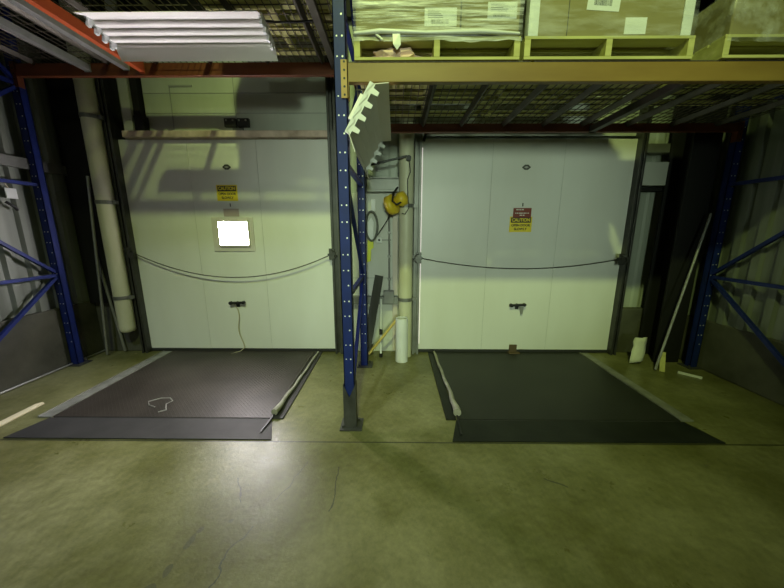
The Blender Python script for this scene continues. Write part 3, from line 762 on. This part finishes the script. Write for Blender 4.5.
MB().tube([(.165,3.80,2.43),(.175,3.80,2.30),(.145,3.80,2.22),(.15,3.80,2.05),(.165,3.80,1.9),(.12,3.79,1.83),(.08,3.79,1.84)], .006, 6).build('wire', 'black', t)
# hose loop and brush
pts = [(-.295+.075*math.cos(a), 4.0+.01*math.sin(3*a), 1.69+.18*math.sin(a)) for a in [2*PI*k/28 for k in range(28)]]
tag(MB().tube(pts, .014, 8, closed=True).build('hose_loop', 'hose'), 'coiled grey hose hanging on the white lining behind the blue frame', 'hose')
t = thing('hanging_tool', 'white and fluorescent yellow tool hanging behind the blue centre frame', 'tool', (-.32,4.0,1.23))
MB().prism([(-.345,1.52),(-.275,1.52),(-.27,1.74),(-.30,1.80),(-.34,1.74)], 'y', 4.02, 4.05).build('white_head', 'white', t)
MB().prism([(-.36,1.23),(-.315,1.25),(-.305,1.40),(-.275,1.42),(-.275,1.52),(-.35,1.52)], 'y', 4.015, 4.055).build('yellow_grip', 'hivis', t)
t = thing('sensor_box', 'small white box with black lens on the wall lining', 'sensor', (-.19,4.03,1.49))
MB().box(-.235,-.165,4.0,4.07,1.485,1.555).build('case', 'white', t, bevel=.005); MB().tube([(-.20,4.0,1.52),(-.20,3.99,1.52)], .015, 12).build('lens', 'black', t)
MB().bar((-.165,4.04,1.52),(-.05,4.04,1.52),.02,.02).build('bracket_arm', 'greysteel', t)
t = thing('switch_box', 'grey electrical box with conduit running up the white lining', 'switch box', (-.075,4.03,.685))
MB().box(-.145,-.01,3.945,3.99,.70,.87).build('box_body', 'greysteel', t, bevel=.006)
MB().tube([(-.072,4.04,.87),(-.072,4.04,1.93)], .013, 10).build('conduit', 'greysteel', t)
for z in (1.0, 1.3, 1.6): MB().box(-.095,-.05,4.02,4.07,z,z+.025).build('conduit_clip', 'greysteel', t)
cd = MB(); cd.box(-.03,.035,4.03,4.07,.80,2.10); cd.box(-.03,.035,4.03,4.07,.02,.67)
tag(cd.build('cable_duct', 'cooltone', bevel=.004), 'pinkish vertical cable duct beside the cream pipe', 'cable duct')
tag(MB().box(-.30,-.245,4.03,4.07,1.88,2.02).build('white_tag', 'white', bevel=.004), 'small white plate on the lining above the hose loop', 'plate')
# above right door: black bent tube
tag(MB().tube([(.34,3.98,2.68),(.36,3.98,2.76),(.45,3.98,2.80),(1.2,3.98,2.80),(2.8,3.98,2.79)], .018, 8).build('bent_pipe', 'black'), 'black bent pipe along the top of the right dock door', 'pipe')
# left wall bits
t = thing('wall_tag', 'small white square tag on the left corrugated wall', 'tag', (XL+.02,3.36,1.96))
MB().box(XL+.012,XL+.02,3.32,3.42,1.965,2.07).build('card', 'paper', t); MB().tube([(XL+.02,3.35,2.07),(XL+.03,3.25,2.25),(XL+.03,3.1,2.30)], .006, 6).build('string', 'cord', t)
tag(MB().tube([(XL+.02,3.30,1.93),(XL+.05,3.34,1.88),(XL+.03,3.38,1.85)], .014, 8).build('wall_hook', 'black'), 'black hook on the left wall under the white tag', 'hook')
pole((XL+.05,2.4,.016), (XL+.05,4.0,.016), .012, 'galv', 'floor_conduit', 'thin pale conduit on the floor along the left kerb', 'conduit', 8)
# loose things on the floor
tag(MB().prism([(-3.42,2.15),(-3.34,2.15),(-3.365,2.68),(-3.40,2.70),(-3.43,2.66)], 'z', 0, .014).build('wood_strip', 'palewood', bevel=.003), 'pale wooden strip lying on the floor at the left edge', 'strip')
pts = [(-2.24,2.61,.02),(-2.32,2.64,.022),(-2.36,2.69,.03),(-2.28,2.74,.035),(-2.20,2.755,.03),(-2.15,2.72,.02),(-2.17,2.66,.022),(-2.13,2.60,.02),(-2.10,2.565,.02),(-2.15,2.53,.02)]
tag(MB().tube(pts, .005, 6).build('wire_scrap', 'galv'), 'curled scrap of pale wire lying on the left leveler', 'wire')
bg = MB(); vs = []; n = 7
for j in range(n):
    for i in range(5):
        s, q_ = i/4, j/(n-1)
        vs.append((2.94+.16*s+.10*q_+.012*noise.noise((i*1.3,j*.9,2)), 3.66+.10*q_-.02*math.sin(PI*s)+.02*noise.noise((i*.9,j*1.1,5)), .02+.30*q_+.03*s*(1-q_)))
fs = [(j*5+i,j*5+i+1,(j+1)*5+i+1,(j+1)*5+i) for j in range(n-1) for i in range(4)]
bg.add(vs, fs, 0, True); ob = bg.build('paper_sheet', 'bagwhite')
so = ob.modifiers.new('thick', 'SOLIDIFY'); so.thickness = .02
tag(ob, 'crumpled white paper leaning against the black column at right', 'paper')
tag(MB().bar((3.17,3.45,.0),(3.24,3.56,.20),.05,.03).build('wood_offcut', 'wood'), 'small wooden offcut at the foot of the pale pole at right', 'offcut')
tag(MB().bar((3.33,3.42,.012),(3.47,3.27,.012),.03,.02).build('white_strip', 'white'), 'short white strip lying on the floor by the right kerb', 'strip')

# ------------------------------------------------------------------ light
def lamp(name, loc, e, c, r, target=None, kind='POINT', spot=2.4, blend=.8):
    l = bpy.data.lights.new(name, kind); l.energy = e; l.color = c
    if kind == 'AREA': l.shape = 'DISK'; l.size = r*2
    else: l.shadow_soft_size = r
    if kind == 'SPOT': l.spot_size = spot; l.spot_blend = blend
    o = bpy.data.objects.new(name, l); COL.objects.link(o); o.location = loc
    if target: o.rotation_euler = (Vector(target)-Vector(loc)).to_track_quat('-Z','Y').to_euler()
    return o
lamp('high_bay_lamp', (-.2,-2.2,7.0), 1250, (.79,1.,.30), .13, (.25,4,1.2), 'SPOT', 1.08, .85)
lamp('high_bay_lamp', (-2.6,-1.2,6.8), 760, (.78,.88,1.), .3, (-2.0,1.6,0), 'SPOT', .95, .9)
lamp('high_bay_lamp', (-1.5,-11.,6.2), 260, (.95,1.,.80), .4, (-1.5,4,1.6), 'SPOT', .5, .9)
lamp('far_fill_light', (.7,-11.5,2.9), 2900, (.79,1.,.70), .9, (.75,4,1.75), 'SPOT', .36, .55)  # unseen soft fill added behind the camera to lift the shaded doors
W = bpy.data.worlds.new('World'); S.world = W; W.use_nodes = True
W.node_tree.nodes['Background'].inputs[0].default_value = (.6,.75,.5,1); W.node_tree.nodes['Background'].inputs[1].default_value = .012

# ------------------------------------------------------------------ camera
cd_ = bpy.data.cameras.new('camera'); cam = bpy.data.objects.new('camera', cd_); COL.objects.link(cam)
cd_.sensor_fit = 'HORIZONTAL'; cd_.sensor_width = 36; cd_.lens = 310.304/784*36; cd_.clip_start = .05
fw = Vector((-0.00890435,0.97960307,-0.20074494)); rt = Vector((0.999956470,0.00928271,0.00094354)); up = Vector((-0.00278776,0.2007278,0.97964309))
cam.matrix_world = Matrix(((rt.x,up.x,-fw.x,0),(rt.y,up.y,-fw.y,0),(rt.z,up.z,-fw.z,1.64),(0,0,0,1)))
S.camera = cam
vs_ = S.view_settings
S.display_settings.display_device = 'sRGB'
vs_.view_transform = 'Standard'; vs_.look = 'None'; vs_.gamma = 1; vs_.use_curve_mapping = False; vs_.exposure = 0
